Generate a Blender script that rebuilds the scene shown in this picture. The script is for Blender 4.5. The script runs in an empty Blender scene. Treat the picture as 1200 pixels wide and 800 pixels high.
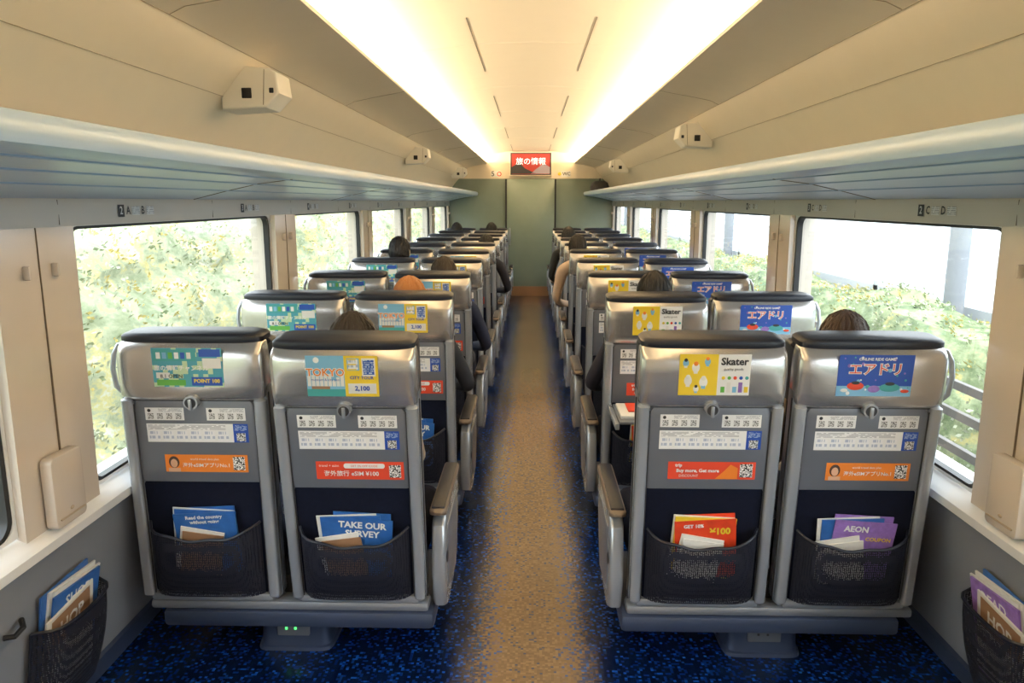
import bpy, bmesh, math, random
from mathutils import Vector, Matrix
random.seed(7)
scene = bpy.context.scene
COL = scene.collection

# ------------------------------------------------------------------ materials
MATS = {}
def _new(name):
    m = bpy.data.materials.new(name); m.use_nodes = True
    nt = m.node_tree
    return m, nt, nt.nodes['Principled BSDF']
def mat(name, col, rough=0.5, metal=0.0, bump=0.0, bscale=200, var=0.0, vscale=8, coat=0.0, spec=0.5, stretch=None):
    if name in MATS: return MATS[name]
    m, nt, b = _new(name)
    b.inputs['Base Color'].default_value = (*col, 1)
    b.inputs['Roughness'].default_value = rough
    b.inputs['Metallic'].default_value = metal
    b.inputs['Specular IOR Level'].default_value = spec
    b.inputs['Coat Weight'].default_value = coat
    b.inputs['Coat Roughness'].default_value = 0.1
    tc = nt.nodes.new('ShaderNodeTexCoord')
    src = tc.outputs['Object']
    if stretch:
        mp = nt.nodes.new('ShaderNodeMapping'); mp.inputs['Scale'].default_value = stretch
        nt.links.new(src, mp.inputs[0]); src = mp.outputs[0]
    n = nt.nodes.new('ShaderNodeTexNoise'); n.inputs['Scale'].default_value = vscale
    n.inputs['Detail'].default_value = 4
    nt.links.new(src, n.inputs['Vector'])
    mx = nt.nodes.new('ShaderNodeMix'); mx.data_type = 'RGBA'
    mx.inputs[6].default_value = (*[c*(1-var) for c in col], 1)
    mx.inputs[7].default_value = (*[min(1, c*(1+var)) for c in col], 1)
    nt.links.new(n.outputs['Fac'], mx.inputs[0])
    nt.links.new(mx.outputs[2], b.inputs['Base Color'])
    if bump > 0:
        n2 = nt.nodes.new('ShaderNodeTexNoise'); n2.inputs['Scale'].default_value = bscale
        nt.links.new(src, n2.inputs['Vector'])
        bp = nt.nodes.new('ShaderNodeBump'); bp.inputs['Strength'].default_value = bump
        bp.inputs['Distance'].default_value = 0.002
        nt.links.new(n2.outputs['Fac'], bp.inputs['Height'])
        nt.links.new(bp.outputs[0], b.inputs['Normal'])
    MATS[name] = m
    return m
def emis(name, col, s):
    if name in MATS: return MATS[name]
    m, nt, b = _new(name)
    b.inputs['Base Color'].default_value = (*col, 1)
    b.inputs['Emission Color'].default_value = (*col, 1)
    b.inputs['Emission Strength'].default_value = s
    MATS[name] = m; return m
def math_node(nt, op, a, b=None):
    n = nt.nodes.new('ShaderNodeMath'); n.operation = op
    for i, v in enumerate((a, b)):
        if v is None: continue
        if isinstance(v, (int, float)): n.inputs[i].default_value = v
        else: nt.links.new(v, n.inputs[i])
    return n.outputs[0]
def cellmat(name, nu, nv, thr, bg, fg, gap=0.0, rough=0.4):
    """printed pattern from UV cells (qr code / fine print)"""
    m, nt, b = _new(name)
    b.inputs['Roughness'].default_value = rough
    uv = nt.nodes.new('ShaderNodeUVMap')
    sp = nt.nodes.new('ShaderNodeSeparateXYZ'); nt.links.new(uv.outputs[0], sp.inputs[0])
    u = math_node(nt, 'MULTIPLY', sp.outputs[0], nu); v = math_node(nt, 'MULTIPLY', sp.outputs[1], nv)
    fu = math_node(nt, 'FLOOR', u); fv = math_node(nt, 'FLOOR', v)
    cb = nt.nodes.new('ShaderNodeCombineXYZ'); nt.links.new(fu, cb.inputs[0]); nt.links.new(fv, cb.inputs[1])
    wn = nt.nodes.new('ShaderNodeTexWhiteNoise'); wn.noise_dimensions = '2D'
    nt.links.new(cb.outputs[0], wn.inputs['Vector'])
    on = math_node(nt, 'GREATER_THAN', wn.outputs['Value'], thr)
    if gap > 0:
        fr = math_node(nt, 'FRACT', v)
        on = math_node(nt, 'MULTIPLY', on, math_node(nt, 'GREATER_THAN', fr, gap))
    mx = nt.nodes.new('ShaderNodeMix'); mx.data_type = 'RGBA'
    mx.inputs[6].default_value = (*bg, 1); mx.inputs[7].default_value = (*fg, 1)
    nt.links.new(on, mx.inputs[0]); nt.links.new(mx.outputs[2], b.inputs['Base Color'])
    MATS[name] = m; return m

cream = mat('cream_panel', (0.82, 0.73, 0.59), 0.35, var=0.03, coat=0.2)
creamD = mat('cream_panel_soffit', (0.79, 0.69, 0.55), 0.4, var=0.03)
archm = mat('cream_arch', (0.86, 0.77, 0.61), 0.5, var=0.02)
pillar = mat('pillar_panel', (0.61, 0.54, 0.47), 0.18, var=0.03, coat=0.4)
headerm = mat('header_panel', (0.60, 0.56, 0.50), 0.3, var=0.03)
ledge = mat('sill_white', (0.80, 0.80, 0.80), 0.35, var=0.02)
boxw = mat('camera_housing', (0.88, 0.85, 0.78), 0.35, var=0.02)
lowwall = mat('lower_wall_grey', (0.22, 0.235, 0.27), 0.6, bump=0.3, bscale=500, var=0.06)
seam = mat('seam_dark', (0.16, 0.12, 0.08), 0.7)
seamL = mat('seam_light', (0.42, 0.34, 0.25), 0.7)
black = mat('black_rubber', (0.012, 0.012, 0.014), 0.5)
rackm = mat('rack_satin', (0.42, 0.51, 0.62), 0.30, metal=0.2, var=0.10, stretch=(20, .4, 20))
rackl = mat('rack_rail', (0.29, 0.41, 0.57), 0.32, metal=0.1, var=0.05, stretch=(20, .4, 20))
silver = mat('seat_silver', (0.32, 0.345, 0.39), 0.28, metal=0.55, var=0.04, stretch=(60, 60, 2))
silverH = mat('seat_head_plate', (0.53, 0.52, 0.52), 0.22, metal=0.75, var=0.05, stretch=(2, 60, 60))
silverL = mat('seat_frame_light', (0.43, 0.46, 0.51), 0.26, metal=0.5, var=0.03)
greyp = mat('seat_panel_grey', (0.16, 0.175, 0.21), 0.38, metal=0.2, var=0.05)
navy = mat('navy_fabric', (0.005, 0.007, 0.02), 0.9, bump=0.6, bscale=900, var=0.3, vscale=60, spec=0.2)
blackl = mat('black_leather', (0.008, 0.010, 0.020), 0.42, bump=0.3, bscale=300)
basem = mat('seat_base_blue', (0.05, 0.07, 0.13), 0.35, metal=0.3, var=0.1)
armtan = mat('armrest_tan', (0.17, 0.13, 0.10), 0.4, var=0.05)
white = mat('sticker_white', (0.80, 0.80, 0.80), 0.4)
paper = mat('paper_white', (0.74, 0.73, 0.70), 0.5)
orange = mat('sticker_orange', (0.80, 0.23, 0.03), 0.4)
red = mat('sticker_red', (0.72, 0.07, 0.03), 0.4)
yellow = mat('sticker_yellow', (0.80, 0.58, 0.04), 0.4)
blue = mat('sticker_blue', (0.02, 0.08, 0.42), 0.4)
sky_b = mat('sticker_skyblue', (0.20, 0.46, 0.68), 0.4)
teal = mat('sticker_teal', (0.06, 0.34, 0.34), 0.4)
green = mat('sticker_green', (0.12, 0.42, 0.07), 0.4)
purple = mat('magazine_purple', (0.28, 0.16, 0.5), 0.35, var=0.5, vscale=40)
magblue = mat('magazine_blue', (0.03, 0.13, 0.42), 0.3, var=0.3, vscale=30)
magred = mat('magazine_red', (0.70, 0.06, 0.02), 0.3, var=0.3, vscale=30)
ink = mat('ink_dark', (0.03, 0.03, 0.035), 0.5)
brown = mat('door_kick_brown', (0.32, 0.18, 0.10), 0.4)
qr = cellmat('qr_code', 19, 19, 0.5, (0.85, 0.85, 0.85), (0.02, 0.02, 0.02))
fine = cellmat('fine_print', 34, 5, 0.3, (0.82, 0.82, 0.82), (0.30, 0.30, 0.33), gap=0.55)
fineb = cellmat('fine_print_icons', 13, 2, 0.35, (0.82, 0.82, 0.84), (0.45, 0.50, 0.62), gap=0.4)
finew = cellmat('fine_print_blue', 20, 7, 0.5, (0.03, 0.10, 0.42), (0.6, 0.7, 0.85), gap=0.5)
fineadv = cellmat('ad_collage', 14, 9, 0.62, (0.07, 0.33, 0.42), (0.50, 0.64, 0.40))
ledg = emis('led_green', (0.1, 1.0, 0.2), 1.8)

def netmat():
    m, nt, b = _new('net_pocket_mesh')
    b.inputs['Roughness'].default_value = 0.8
    b.inputs['Base Color'].default_value = (0.005, 0.006, 0.017, 1)
    tc = nt.nodes.new('ShaderNodeTexCoord')
    v = nt.nodes.new('ShaderNodeTexVoronoi'); v.inputs['Scale'].default_value = 150; v.inputs['Randomness'].default_value = 0.25
    nt.links.new(tc.outputs['Object'], v.inputs['Vector'])
    hole = math_node(nt, 'LESS_THAN', v.outputs['Distance'], 0.32)
    t = nt.nodes.new('ShaderNodeBsdfTransparent'); mx = nt.nodes.new('ShaderNodeMixShader')
    nt.links.new(hole, mx.inputs[0]); nt.links.new(b.outputs[0], mx.inputs[1]); nt.links.new(t.outputs[0], mx.inputs[2])
    nt.links.new(mx.outputs[0], nt.nodes['Material Output'].inputs[0])
    return m
net = netmat()

def floormat():
    m, nt, b = _new('floor_mosaic')
    b.inputs['Roughness'].default_value = 0.20
    g = nt.nodes.new('ShaderNodeNewGeometry')
    sc = nt.nodes.new('ShaderNodeVectorMath'); sc.operation = 'SCALE'; sc.inputs['Scale'].default_value = 100
    nt.links.new(g.outputs['Position'], sc.inputs[0])
    fl = nt.nodes.new('ShaderNodeVectorMath'); fl.operation = 'FLOOR'; nt.links.new(sc.outputs[0], fl.inputs[0])
    wn = nt.nodes.new('ShaderNodeTexWhiteNoise'); wn.noise_dimensions = '2D'; nt.links.new(fl.outputs[0], wn.inputs['Vector'])
    def ramp(stops):
        r = nt.nodes.new('ShaderNodeValToRGB'); r.color_ramp.interpolation = 'CONSTANT'
        while len(r.color_ramp.elements) < len(stops): r.color_ramp.elements.new(0.5)
        for e, (p, c) in zip(r.color_ramp.elements, stops): e.position = p; e.color = (*c, 1)
        nt.links.new(wn.outputs['Value'], r.inputs[0]); return r.outputs[0]
    cb = ramp([(0, (0.001, 0.006, 0.034)), (0.45, (0.002, 0.011, 0.06)), (0.74, (0.003, 0.024, 0.13)), (0.93, (0.008, 0.07, 0.32))])
    ct = ramp([(0, (0.145, 0.092, 0.048)), (0.35, (0.17, 0.108, 0.056)), (0.7, (0.205, 0.132, 0.068)), (0.93, (0.06, 0.06, 0.09))])
    sp = nt.nodes.new('ShaderNodeSeparateXYZ'); nt.links.new(g.outputs['Position'], sp.inputs[0])
    ax = math_node(nt, 'ABSOLUTE', math_node(nt, 'SUBTRACT', sp.outputs[0], 0.01))
    ax = math_node(nt, 'ADD', ax, math_node(nt, 'MULTIPLY', math_node(nt, 'SUBTRACT', wn.outputs['Value'], 0.5), 0.11))
    mr = nt.nodes.new('ShaderNodeMapRange'); mr.interpolation_type = 'SMOOTHSTEP'
    mr.inputs['From Min'].default_value = 0.12; mr.inputs['From Max'].default_value = 0.23
    nt.links.new(ax, mr.inputs['Value'])
    mx = nt.nodes.new('ShaderNodeMix'); mx.data_type = 'RGBA'
    nt.links.new(mr.outputs[0], mx.inputs[0]); nt.links.new(ct, mx.inputs[6]); nt.links.new(cb, mx.inputs[7])
    nt.links.new(mx.outputs[2], b.inputs['Base Color'])
    return m

def glassmat():
    m = bpy.data.materials.new('window_glass'); m.use_nodes = True; nt = m.node_tree; nt.nodes.clear()
    o = nt.nodes.new('ShaderNodeOutputMaterial'); t = nt.nodes.new('ShaderNodeBsdfTransparent')
    t.inputs[0].default_value = (0.93, 0.97, 0.96, 1)
    g = nt.nodes.new('ShaderNodeBsdfGlossy'); g.inputs['Roughness'].default_value = 0.02
    lw = nt.nodes.new('ShaderNodeLayerWeight'); lw.inputs['Blend'].default_value = 0.5
    p = math_node(nt, 'POWER', lw.outputs['Facing'], 4.0)
    f = math_node(nt, 'ADD', math_node(nt, 'MULTIPLY', p, 0.45), 0.05)
    mx = nt.nodes.new('ShaderNodeMixShader')
    nt.links.new(f, mx.inputs[0]); nt.links.new(t.outputs[0], mx.inputs[1]); nt.links.new(g.outputs[0], mx.inputs[2])
    nt.links.new(mx.outputs[0], o.inputs[0]); return m
glass = glassmat()

def foliage(name, stops, scale, stretch):
    m, nt, b = _new(name); b.inputs['Roughness'].default_value = 0.9
    b.inputs['Specular IOR Level'].default_value = 0.1
    g = nt.nodes.new('ShaderNodeNewGeometry')
    mp = nt.nodes.new('ShaderNodeMapping'); mp.inputs['Scale'].default_value = stretch
    nt.links.new(g.outputs['Position'], mp.inputs[0])
    n = nt.nodes.new('ShaderNodeTexNoise'); n.inputs['Scale'].default_value = scale; n.inputs['Detail'].default_value = 10
    n.inputs['Roughness'].default_value = 0.72
    nt.links.new(mp.outputs[0], n.inputs['Vector'])
    r = nt.nodes.new('ShaderNodeValToRGB')
    while len(r.color_ramp.elements) < len(stops): r.color_ramp.elements.new(0.5)
    for e, (p, c) in zip(r.color_ramp.elements, stops): e.position = p; e.color = (*c, 1)
    nt.links.new(n.outputs['Fac'], r.inputs[0]); nt.links.new(r.outputs[0], b.inputs['Base Color'])
    return m

# ------------------------------------------------------------------ mesh builder
class MB:
    def __init__(s): s.v = []; s.f = []; s.m = []; s.uv = []; s.sm = []; s.mats = []
    def mi(s, m):
        if m not in s.mats: s.mats.append(m)
        return s.mats.index(m)
    def raw(s, vs, fs, m, smooth=False, uv=None, mfun=None):
        o = len(s.v); s.v += [tuple(v) for v in vs]
        k = None if m is None else s.mi(m)
        for i, f in enumerate(fs):
            s.f.append([a+o for a in f])
            if mfun:
                c = Vector((0, 0, 0))
                for a in f: c += Vector(vs[a])
                s.m.append(s.mi(mfun(c/len(f))))
            else: s.m.append(k)
            s.uv.append(uv if uv else None); s.sm.append(smooth)
    def bm(s, bm, m, smooth=True):
        bm.verts.index_update()
        s.raw([v.co[:] for v in bm.verts], [[v.index for v in f.verts] for f in bm.faces], m, smooth)
        bm.free()
    def box(s, x0, x1, y0, y1, z0, z1, m, bev=0.0, seg=2, M=None):
        b = bmesh.new(); bmesh.ops.create_cube(b, size=1)
        for v in b.verts:
            v.co = Vector(((x0+x1)/2+v.co.x*(x1-x0), (y0+y1)/2+v.co.y*(y1-y0), (z0+z1)/2+v.co.z*(z1-z0)))
        if bev > 0: bmesh.ops.bevel(b, geom=b.edges[:], offset=bev, segments=seg, affect='EDGES', profile=0.5)
        if M is not None: b.transform(M)
        s.bm(b, m, bev > 0)
    def plate(s, pts, fn, d, m, bev=0.0, seg=2):
        """pts 2D polygon, fn maps (a,b,depth)->xyz ; depth 0..d"""
        b = bmesh.new()
        v0 = [b.verts.new(fn(a, c, 0)) for a, c in pts]; v1 = [b.verts.new(fn(a, c, d)) for a, c in pts]
        n = len(pts); f0 = b.faces.new(v0); f1 = b.faces.new(v1[::-1])
        for i in range(n): b.faces.new([v0[i], v1[i], v1[(i+1) % n], v0[(i+1) % n]])
        bmesh.ops.recalc_face_normals(b, faces=b.faces[:])
        if bev > 0:
            es = [e for e in f0.edges]+[e for e in f1.edges]
            bmesh.ops.bevel(b, geom=es, offset=bev, segments=seg, affect='EDGES', profile=0.5)
        s.bm(b, m, False)
    def loft(s, rings, m, cap=True, smooth=True, closed=True):
        n = len(rings[0]); vs = [p for r in rings for p in r]; fs = []
        for i in range(len(rings)-1):
            for j in range(n if closed else n-1):
                k = (j+1) % n
                fs.append([i*n+j, i*n+k, (i+1)*n+k, (i+1)*n+j])
        if cap: fs.append(list(range(n))[::-1]); fs.append([(len(rings)-1)*n+j for j in range(n)])
        s.raw(vs, fs, m, smooth)
    def tube(s, pts, r, m, n=8):
        pts = [Vector(p) for p in pts]; rings = []
        for i, p in enumerate(pts):
            d = (pts[min(i+1, len(pts)-1)]-pts[max(i-1, 0)]).normalized()
            a = d.orthogonal().normalized() if i == 0 else (pa-d*pa.dot(d)).normalized()
            pa = a; c = d.cross(a); rr_ = r[i] if isinstance(r, (list, tuple)) else r
            rings.append([p+a*math.cos(t)*rr_+c*math.sin(t)*rr_ for t in [2*math.pi*k/n for k in range(n)]])
        s.loft(rings, m)
    def ell(s, c, r, m, u=16, v=10, fn=None, M=None):
        b = bmesh.new(); bmesh.ops.create_uvsphere(b, u_segments=u, v_segments=v, radius=1)
        for vt in b.verts:
            q = vt.co.copy()
            if fn: q = fn(q)
            q = Vector((q.x*r[0], q.y*r[1], q.z*r[2]))
            if M is not None: q = M @ q
            vt.co = q+Vector(c)
        s.bm(b, m)
    def quad(s, o, ux, uy, w, h, m):
        o = Vector(o); ux = Vector(ux)*w/2; uy = Vector(uy)*h/2
        s.raw([o-ux-uy, o+ux-uy, o+ux+uy, o-ux+uy], [[0, 1, 2, 3]], m, False, uv=[(0, 0), (1, 0), (1, 1), (0, 1)])
    def text(s, t, size, o, ux, uy, m, bold=0.0, align='CENTER'):
        cu = bpy.data.curves.new('t', 'FONT'); cu.body = t; cu.size = size; cu.align_x = align; cu.align_y = 'CENTER'
        cu.resolution_u = 2; cu.offset = bold
        ob = bpy.data.objects.new('t', cu); COL.objects.link(ob)
        bpy.context.view_layer.update()
        me = ob.evaluated_get(bpy.context.evaluated_depsgraph_get()).to_mesh()
        o = Vector(o); ux = Vector(ux); uy = Vector(uy)
        vs = [o+ux*v.co.x+uy*v.co.y for v in me.vertices]; fs = [list(p.vertices) for p in me.polygons]
        if vs: s.raw(vs, fs, m)
        bpy.data.objects.remove(ob); bpy.data.curves.remove(cu)
    def mesh(s, name):
        me = bpy.data.meshes.new(name); me.from_pydata(s.v, [], s.f)
        for m in s.mats: me.materials.append(m)
        ul = me.uv_layers.new(name='UVMap')
        me.polygons.foreach_set('material_index', s.m)
        me.polygons.foreach_set('use_smooth', s.sm)
        for p, uv in zip(me.polygons, s.uv):
            if uv:
                for li, c in zip(p.loop_indices, uv): ul.data[li].uv = c
        me.update()
        try: me.set_sharp_from_angle(angle=math.radians(40))
        except Exception: pass
        return me
    def obj(s, name, parent=None, loc=None):
        ob = bpy.data.objects.new(name, s.mesh(name)); COL.objects.link(ob)
        if parent: ob.parent = parent
        if loc: ob.location = loc
        return ob
def link(name, me, parent=None, loc=(0, 0, 0), rot=(0, 0, 0)):
    ob = bpy.data.objects.new(name, me); COL.objects.link(ob); ob.parent = parent
    ob.location = loc; ob.rotation_euler = rot; return ob
def empty(name, loc=(0, 0, 0)):
    e = bpy.data.objects.new(name, None); e.empty_display_size = 0.1; COL.objects.link(e); e.location = loc; return e
def rr(x0, x1, z0, z1, r, n=5):
    if not isinstance(r, (tuple, list)): r = (r,)*4
    out = []
    for (cx, cz, rad, a0) in ((x0+r[3], z0+r[3], r[3], 180), (x1-r[2], z0+r[2], r[2], 270), (x1-r[1], z1-r[1], r[1], 0), (x0+r[0], z1-r[0], r[0], 90)):
        for i in range(n+1):
            a = math.radians(a0+90*i/n); out.append((cx+rad*math.cos(a), cz+rad*math.sin(a)))
    return out
def sring(cx, cy, hw, hd, z, e=5, n=32):
    out = []
    for i in range(n):
        a = 2*math.pi*(i+0.5)/n; c = math.cos(a); s_ = math.sin(a)
        out.append((cx+hw*math.copysign(abs(c)**(2/e), c), cy+hd*math.copysign(abs(s_)**(2/e), s_), z))
    return out

Y0, Y1 = -2.6, 13.4
XO = 0.03
# ------------------------------------------------------------------ floor
b = MB(); b.box(-1.54, 1.54, Y0, Y1+0.05, -0.06, 0.0, floormat()); b.obj('floor')

# ------------------------------------------------------------------ ceiling
def strip(b, prof, y0, y1, m, n=1, smooth=True):
    rings = [[(x, y0+(y1-y0)*i/n, z) for x, z in prof] for i in range(n+1)]
    b.loft(rings, m, cap=False, smooth=smooth, closed=False)
def archz(x): return 2.53-0.13*(x*x)
b = MB()
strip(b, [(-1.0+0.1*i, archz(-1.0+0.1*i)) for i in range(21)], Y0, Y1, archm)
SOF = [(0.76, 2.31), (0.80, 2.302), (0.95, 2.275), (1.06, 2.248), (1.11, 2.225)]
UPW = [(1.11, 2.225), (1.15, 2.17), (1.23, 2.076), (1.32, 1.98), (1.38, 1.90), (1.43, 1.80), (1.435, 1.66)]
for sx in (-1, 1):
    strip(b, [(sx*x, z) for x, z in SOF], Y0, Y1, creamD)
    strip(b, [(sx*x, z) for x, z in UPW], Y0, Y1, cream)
    strip(b, [(sx*x, z) for x, z in [(0.76, 2.31), (0.755, 2.322), (0.775, 2.328), (0.79, 2.32), (0.80, 2.31), (1.0, 2.31), (1.0, 2.42)]], Y0, Y1, archm, smooth=False)
    for k in range(-1, 5):
        y = 2.45+2.24*k
        pts = [(sx*(x-0.001), y+(0.0 if x < 1.05 else -0.03), z-0.001) for x, z in SOF]
        b.tube(pts, 0.0014, seamL, 5)
        y = 3.2+2.24*k
        b.tube([(sx*(x-0.001), y, z-0.001) for x, z in UPW[4:6]], 0.0013, seam, 5)
        for dy in (-0.18, 0.06):
            b.ell((sx*1.385, y+dy, 1.885), (0.012, 0.05, 0.012), creamD)
    b.tube([(sx*1.108, Y0, 2.222), (sx*1.108, Y1, 2.222)], 0.0016, seamL, 5)
    b.tube([(sx*1.230, Y0, 2.072), (sx*1.230, Y1, 2.072)], 0.0012, seamL, 5)
    for k in range(-1, 4):
        y = 3.78+2.7*k
        b.box(sx*0.31-0.0022, sx*0.31+0.0022, y, y+1.5, archz(0.31)-0.002, archz(0.31)+0.004, seam)
for k in range(0, 8):
    y = 1.2+1.6*k
    b.tube([(x/10, y, archz(x/10)-0.0002) for x in range(-9, 10)], 0.0010, creamD, 5)
b.box(-1.6, 1.6, Y0, Y1+0.1, 2.56, 2.60, creamD)
b.obj('ceiling')

for sx, nm in ((-1, 'cove_strip_lamp'), (1, 'cove_strip_lamp.001')):
    l = bpy.data.lights.new('cove_strip_lamp', 'AREA'); l.shape = 'RECTANGLE'; l.size = 0.04; l.size_y = Y1-Y0-0.2
    l.energy = 235; l.color = (1.0, 0.82, 0.57)
    o = bpy.data.objects.new(nm, l); COL.objects.link(o); o.location = (sx*0.89, (Y0+Y1)/2, 2.332)
    o.rotation_euler = (math.pi, math.radians(-30)*sx, 0)

# ------------------------------------------------------------------ side walls with windows
WS, WL, WP = 2.34, 1.88, 2.25
wins = [(WS+WP*k, WS+WP*k+WL) for k in range(-2, 5)]
wn = 0
for sx, side in ((-1, 'left'), (1, 'right')):
    b = MB()
    X_ = lambda x: sx*(x+XO)
    def prism(prof, y0, y1, m):
        b.plate([(X_(x), z) for x, z in prof], lambda a, c, d: (a, y0+d, c), y1-y0, m)
    prism([(1.40, 1.585), (1.397, 1.64), (1.40, 1.67), (1.55, 1.70), (1.55, 1.585)], Y0, Y1, headerm)
    prism([(1.41, 0.655), (1.435, 0.45), (1.475, 0.2), (1.50, 0.10), (1.505, 0.0), (1.56, 0.0), (1.56, 0.70), (1.46, 0.70)], Y0, Y1, lowwall)
    prism([(1.49, 0.0), (1.485, 0.07), (1.50, 0.075), (1.51, 0.0)], Y0, Y1, basem)
    prev = Y0
    for (a, c) in wins+[(Y1, Y1)]:
        s0 = max(prev, Y0)
        if a-s0 > 0.02:
            prism([(1.405, 0.68), (1.40, 1.59), (1.54, 1.59), (1.54, 0.68)], s0, a, pillar)
            mid = (s0+a)/2
            if a-s0 < 1:
                x0, x1 = sorted((X_(1.3975), X_(1.403)))
                b.box(x0, x1, mid-0.0015, mid+0.0015, 0.70, 1.585, seam)
                x0, x1 = sorted((X_(1.38), X_(1.402)))
                for dy in (-0.07, 0.06):
                    b.box(x0, x1, mid+dy-0.006, mid+dy+0.006, 1.44, 1.48, pillar, 0.005)
        prev = c
    for k in range(-1, 10):
        yy = 2.72+1.12*k
        ux = (0, 1, 0) if sx < 0 else (0, -1, 0)
        P = lambda d, z, e=0: (sx*(1.4255-e), yy+ux[1]*d, z)
        b.quad(P(-0.10, 1.628), ux, (0, 0, 1), 0.042, 0.042, ink)
        b.text(str(2+k if k >= 0 else 1), 0.038, P(-0.10, 1.628, .001), ux, (0, 0, 1), white, 0.0006)
        b.text('A' if sx < 0 else 'C', 0.040, P(-0.052, 1.628), ux, (0, 0, 1), ink, 0.0008)
        b.text('B' if sx < 0 else 'D', 0.040, P(0.050, 1.628), ux, (0, 0, 1), ink, 0.0008)
        b.quad(P(-0.001, 1.628), ux, (0, 0, 1), 0.055, 0.030, fine)
        b.quad(P(0.103, 1.628), ux, (0, 0, 1), 0.055, 0.030, fine)
        b.box(min(X_(1.398), X_(1.4)), max(X_(1.398), X_(1.4)), yy-0.45, yy-0.448, 1.59, 1.665, seam)
    b.obj('wall_'+side)
    b = MB()
    b.plate([(X_(x), z) for x, z in [(1.375, 0.645), (1.372, 0.675), (1.385, 0.69), (1.47, 0.725), (1.53, 0.725), (1.53, 0.645)]], lambda a, c, d: (a, Y0+d, c), Y1-Y0, ledge)
    b.obj('trim_1' if sx < 0 else 'trim_2')
    for (a, c) in wins:
        wn += 1
        b = MB()
        inner = rr(a+0.028, c-0.028, 0.735, 1.572, 0.05, 6)
        outer = rr(a-0.002, c+0.002, 0.715, 1.592, 0.001, 6)
        def ringloft(o1, i1, x0, x1, m):
            rings = [[(X_(x0), p, q) for p, q in o1], [(X_(x0), p, q) for p, q in i1], [(X_(x1), p, q) for p, q in i1]]
            b.loft(rings, m, cap=False, smooth=False)
        mid_ = rr(a+0.010, c-0.010, 0.725, 1.582, 0.055, 6)
        ringloft(outer, mid_, 1.428, 1.44, ledge)
        ringloft(mid_, inner, 1.432, 1.46, black)
        b.raw([(X_(1.452), a, 0.72), (X_(1.452), c, 0.72), (X_(1.452), c, 1.59), (X_(1.452), a, 1.59)], [[0, 1, 2, 3]], glass)
        b.obj('window_%d' % wn)

# ------------------------------------------------------------------ racks
for sx in (-1, 1):
    b = MB()
    R = [(0.932, 1.823), (0.921, 1.80), (0.928, 1.765), (0.955, 1.755), (1.0, 1.752)]
    R2 = [(1.0, 1.752), (1.15, 1.733), (1.30, 1.70), (1.426, 1.669)]
    top = [(1.426, 1.69), (1.15, 1.755), (0.97, 1.775), (0.95, 1.82), (0.94, 1.825)]
    strip(b, [(sx*x, z) for x, z in R], Y0+.01, Y1-0.02, rackl)
    strip(b, [(sx*x, z) for x, z in R2], Y0+.01, Y1-0.02, rackm)
    strip(b, [(sx*x, z) for x, z in top+[R[0]]], Y0+.01, Y1-0.02, rackl)
    for x, z in ((1.02, 1.752), (1.16, 1.734), (1.28, 1.708)):
        b.box(sx*x-0.010, sx*x+0.010, Y0+.01, Y1-0.02, z-0.006, z+0.004, rackl, 0.003)
    for k in range(-2, 5):
        y = 3.2+2.24*k
        b.tube([(sx*x, y, z-0.001) for x, z in R2], 0.0016, seam, 5)
    b.obj('luggage_rack')

# ------------------------------------------------------------------ end walls + door
greenw = mat('end_wall_green', (0.20, 0.25, 0.21), 0.35, var=0.06)
doorm = mat('door_green', (0.22, 0.28, 0.23), 0.3, var=0.06)
b = MB(); b.box(-1.55, 1.55, Y1, Y1+0.06, 0, 2.05, greenw); b.box(-1.55, 1.55, Y1-0.01, Y1+0.06, 2.05, 2.58, cream)
for x in (-0.72, 0.72): b.quad((x*0.85, Y1-0.012, 2.13), (1, 0, 0), (0, 0, 1), 0.16, 0.10, white)
b.text('5', 0.12, (-0.66, Y1-0.014, 2.13), (1, 0, 0), (0, 0, 1), ink, 0.001)
b.ell((-0.55, Y1-0.014, 2.13), (0.04, 0.003, 0.04), red); b.ell((-0.55, Y1-0.017, 2.13), (0.025, 0.003, 0.025), white)
b.text('WC', 0.08, (0.62, Y1-0.014, 2.13), (1, 0, 0), (0, 0, 1), ink, 0.001)
b.ell((0.5, Y1-0.014, 2.13), (0.03, 0.003, 0.03), yellow)
b.obj('wall_far')
b = MB(); b.box(-1.55, 1.55, Y0-0.06, Y0, 0, 2.6, cream); b.obj('wall_near')
b = MB(); b.box(-0.42, 0.42, Y1-0.040, Y1-0.012, 0.0, 2.04, doorm, 0.004); b.box(-0.42, 0.42, Y1-0.044, Y1-0.038, 0.0, 0.17, brown)
for x in (-0.43, 0.43): b.box(x-0.014, x+0.014, Y1-0.05, Y1-0.012, 0, 2.045, black)
b.box(-0.38, -0.35, Y1-0.06, Y1-0.038, 0.9, 1.2, silver, 0.005)
b.obj('door_1')
scr_red = emis('display_red', (0.36, 0.03, 0.02), 0.4); scr_gr = emis('display_grey', (0.25, 0.20, 0.20), 0.6); scr_w = emis('display_white', (0.9, 0.9, 0.9), 0.9)
b = MB(); yd = Y1-0.12
b.box(-0.37, 0.37, yd, Y1-0.012, 2.09, 2.50, cream, 0.012)
b.quad((0, yd-0.002, 2.295), (1, 0, 0), (0, 0, 1), 0.70, 0.37, black)
b.quad((0, yd-0.004, 2.295), (1, 0, 0), (0, 0, 1), 0.66, 0.34, scr_red)
b.raw([(-0.33, yd-0.005, 2.13), (0.1, yd-0.005, 2.13), (-0.1, yd-0.005, 2.22), (-0.2, yd-0.005, 2.32), (-0.33, yd-0.005, 2.24)], [[0, 1, 2, 3, 4]], ink)
b.raw([(0.0, yd-0.005, 2.13), (0.33, yd-0.005, 2.13), (0.33, yd-0.005, 2.24), (0.22, yd-0.005, 2.30), (0.08, yd-0.005, 2.2)], [[0, 1, 2, 3, 4]], scr_gr)
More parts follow.
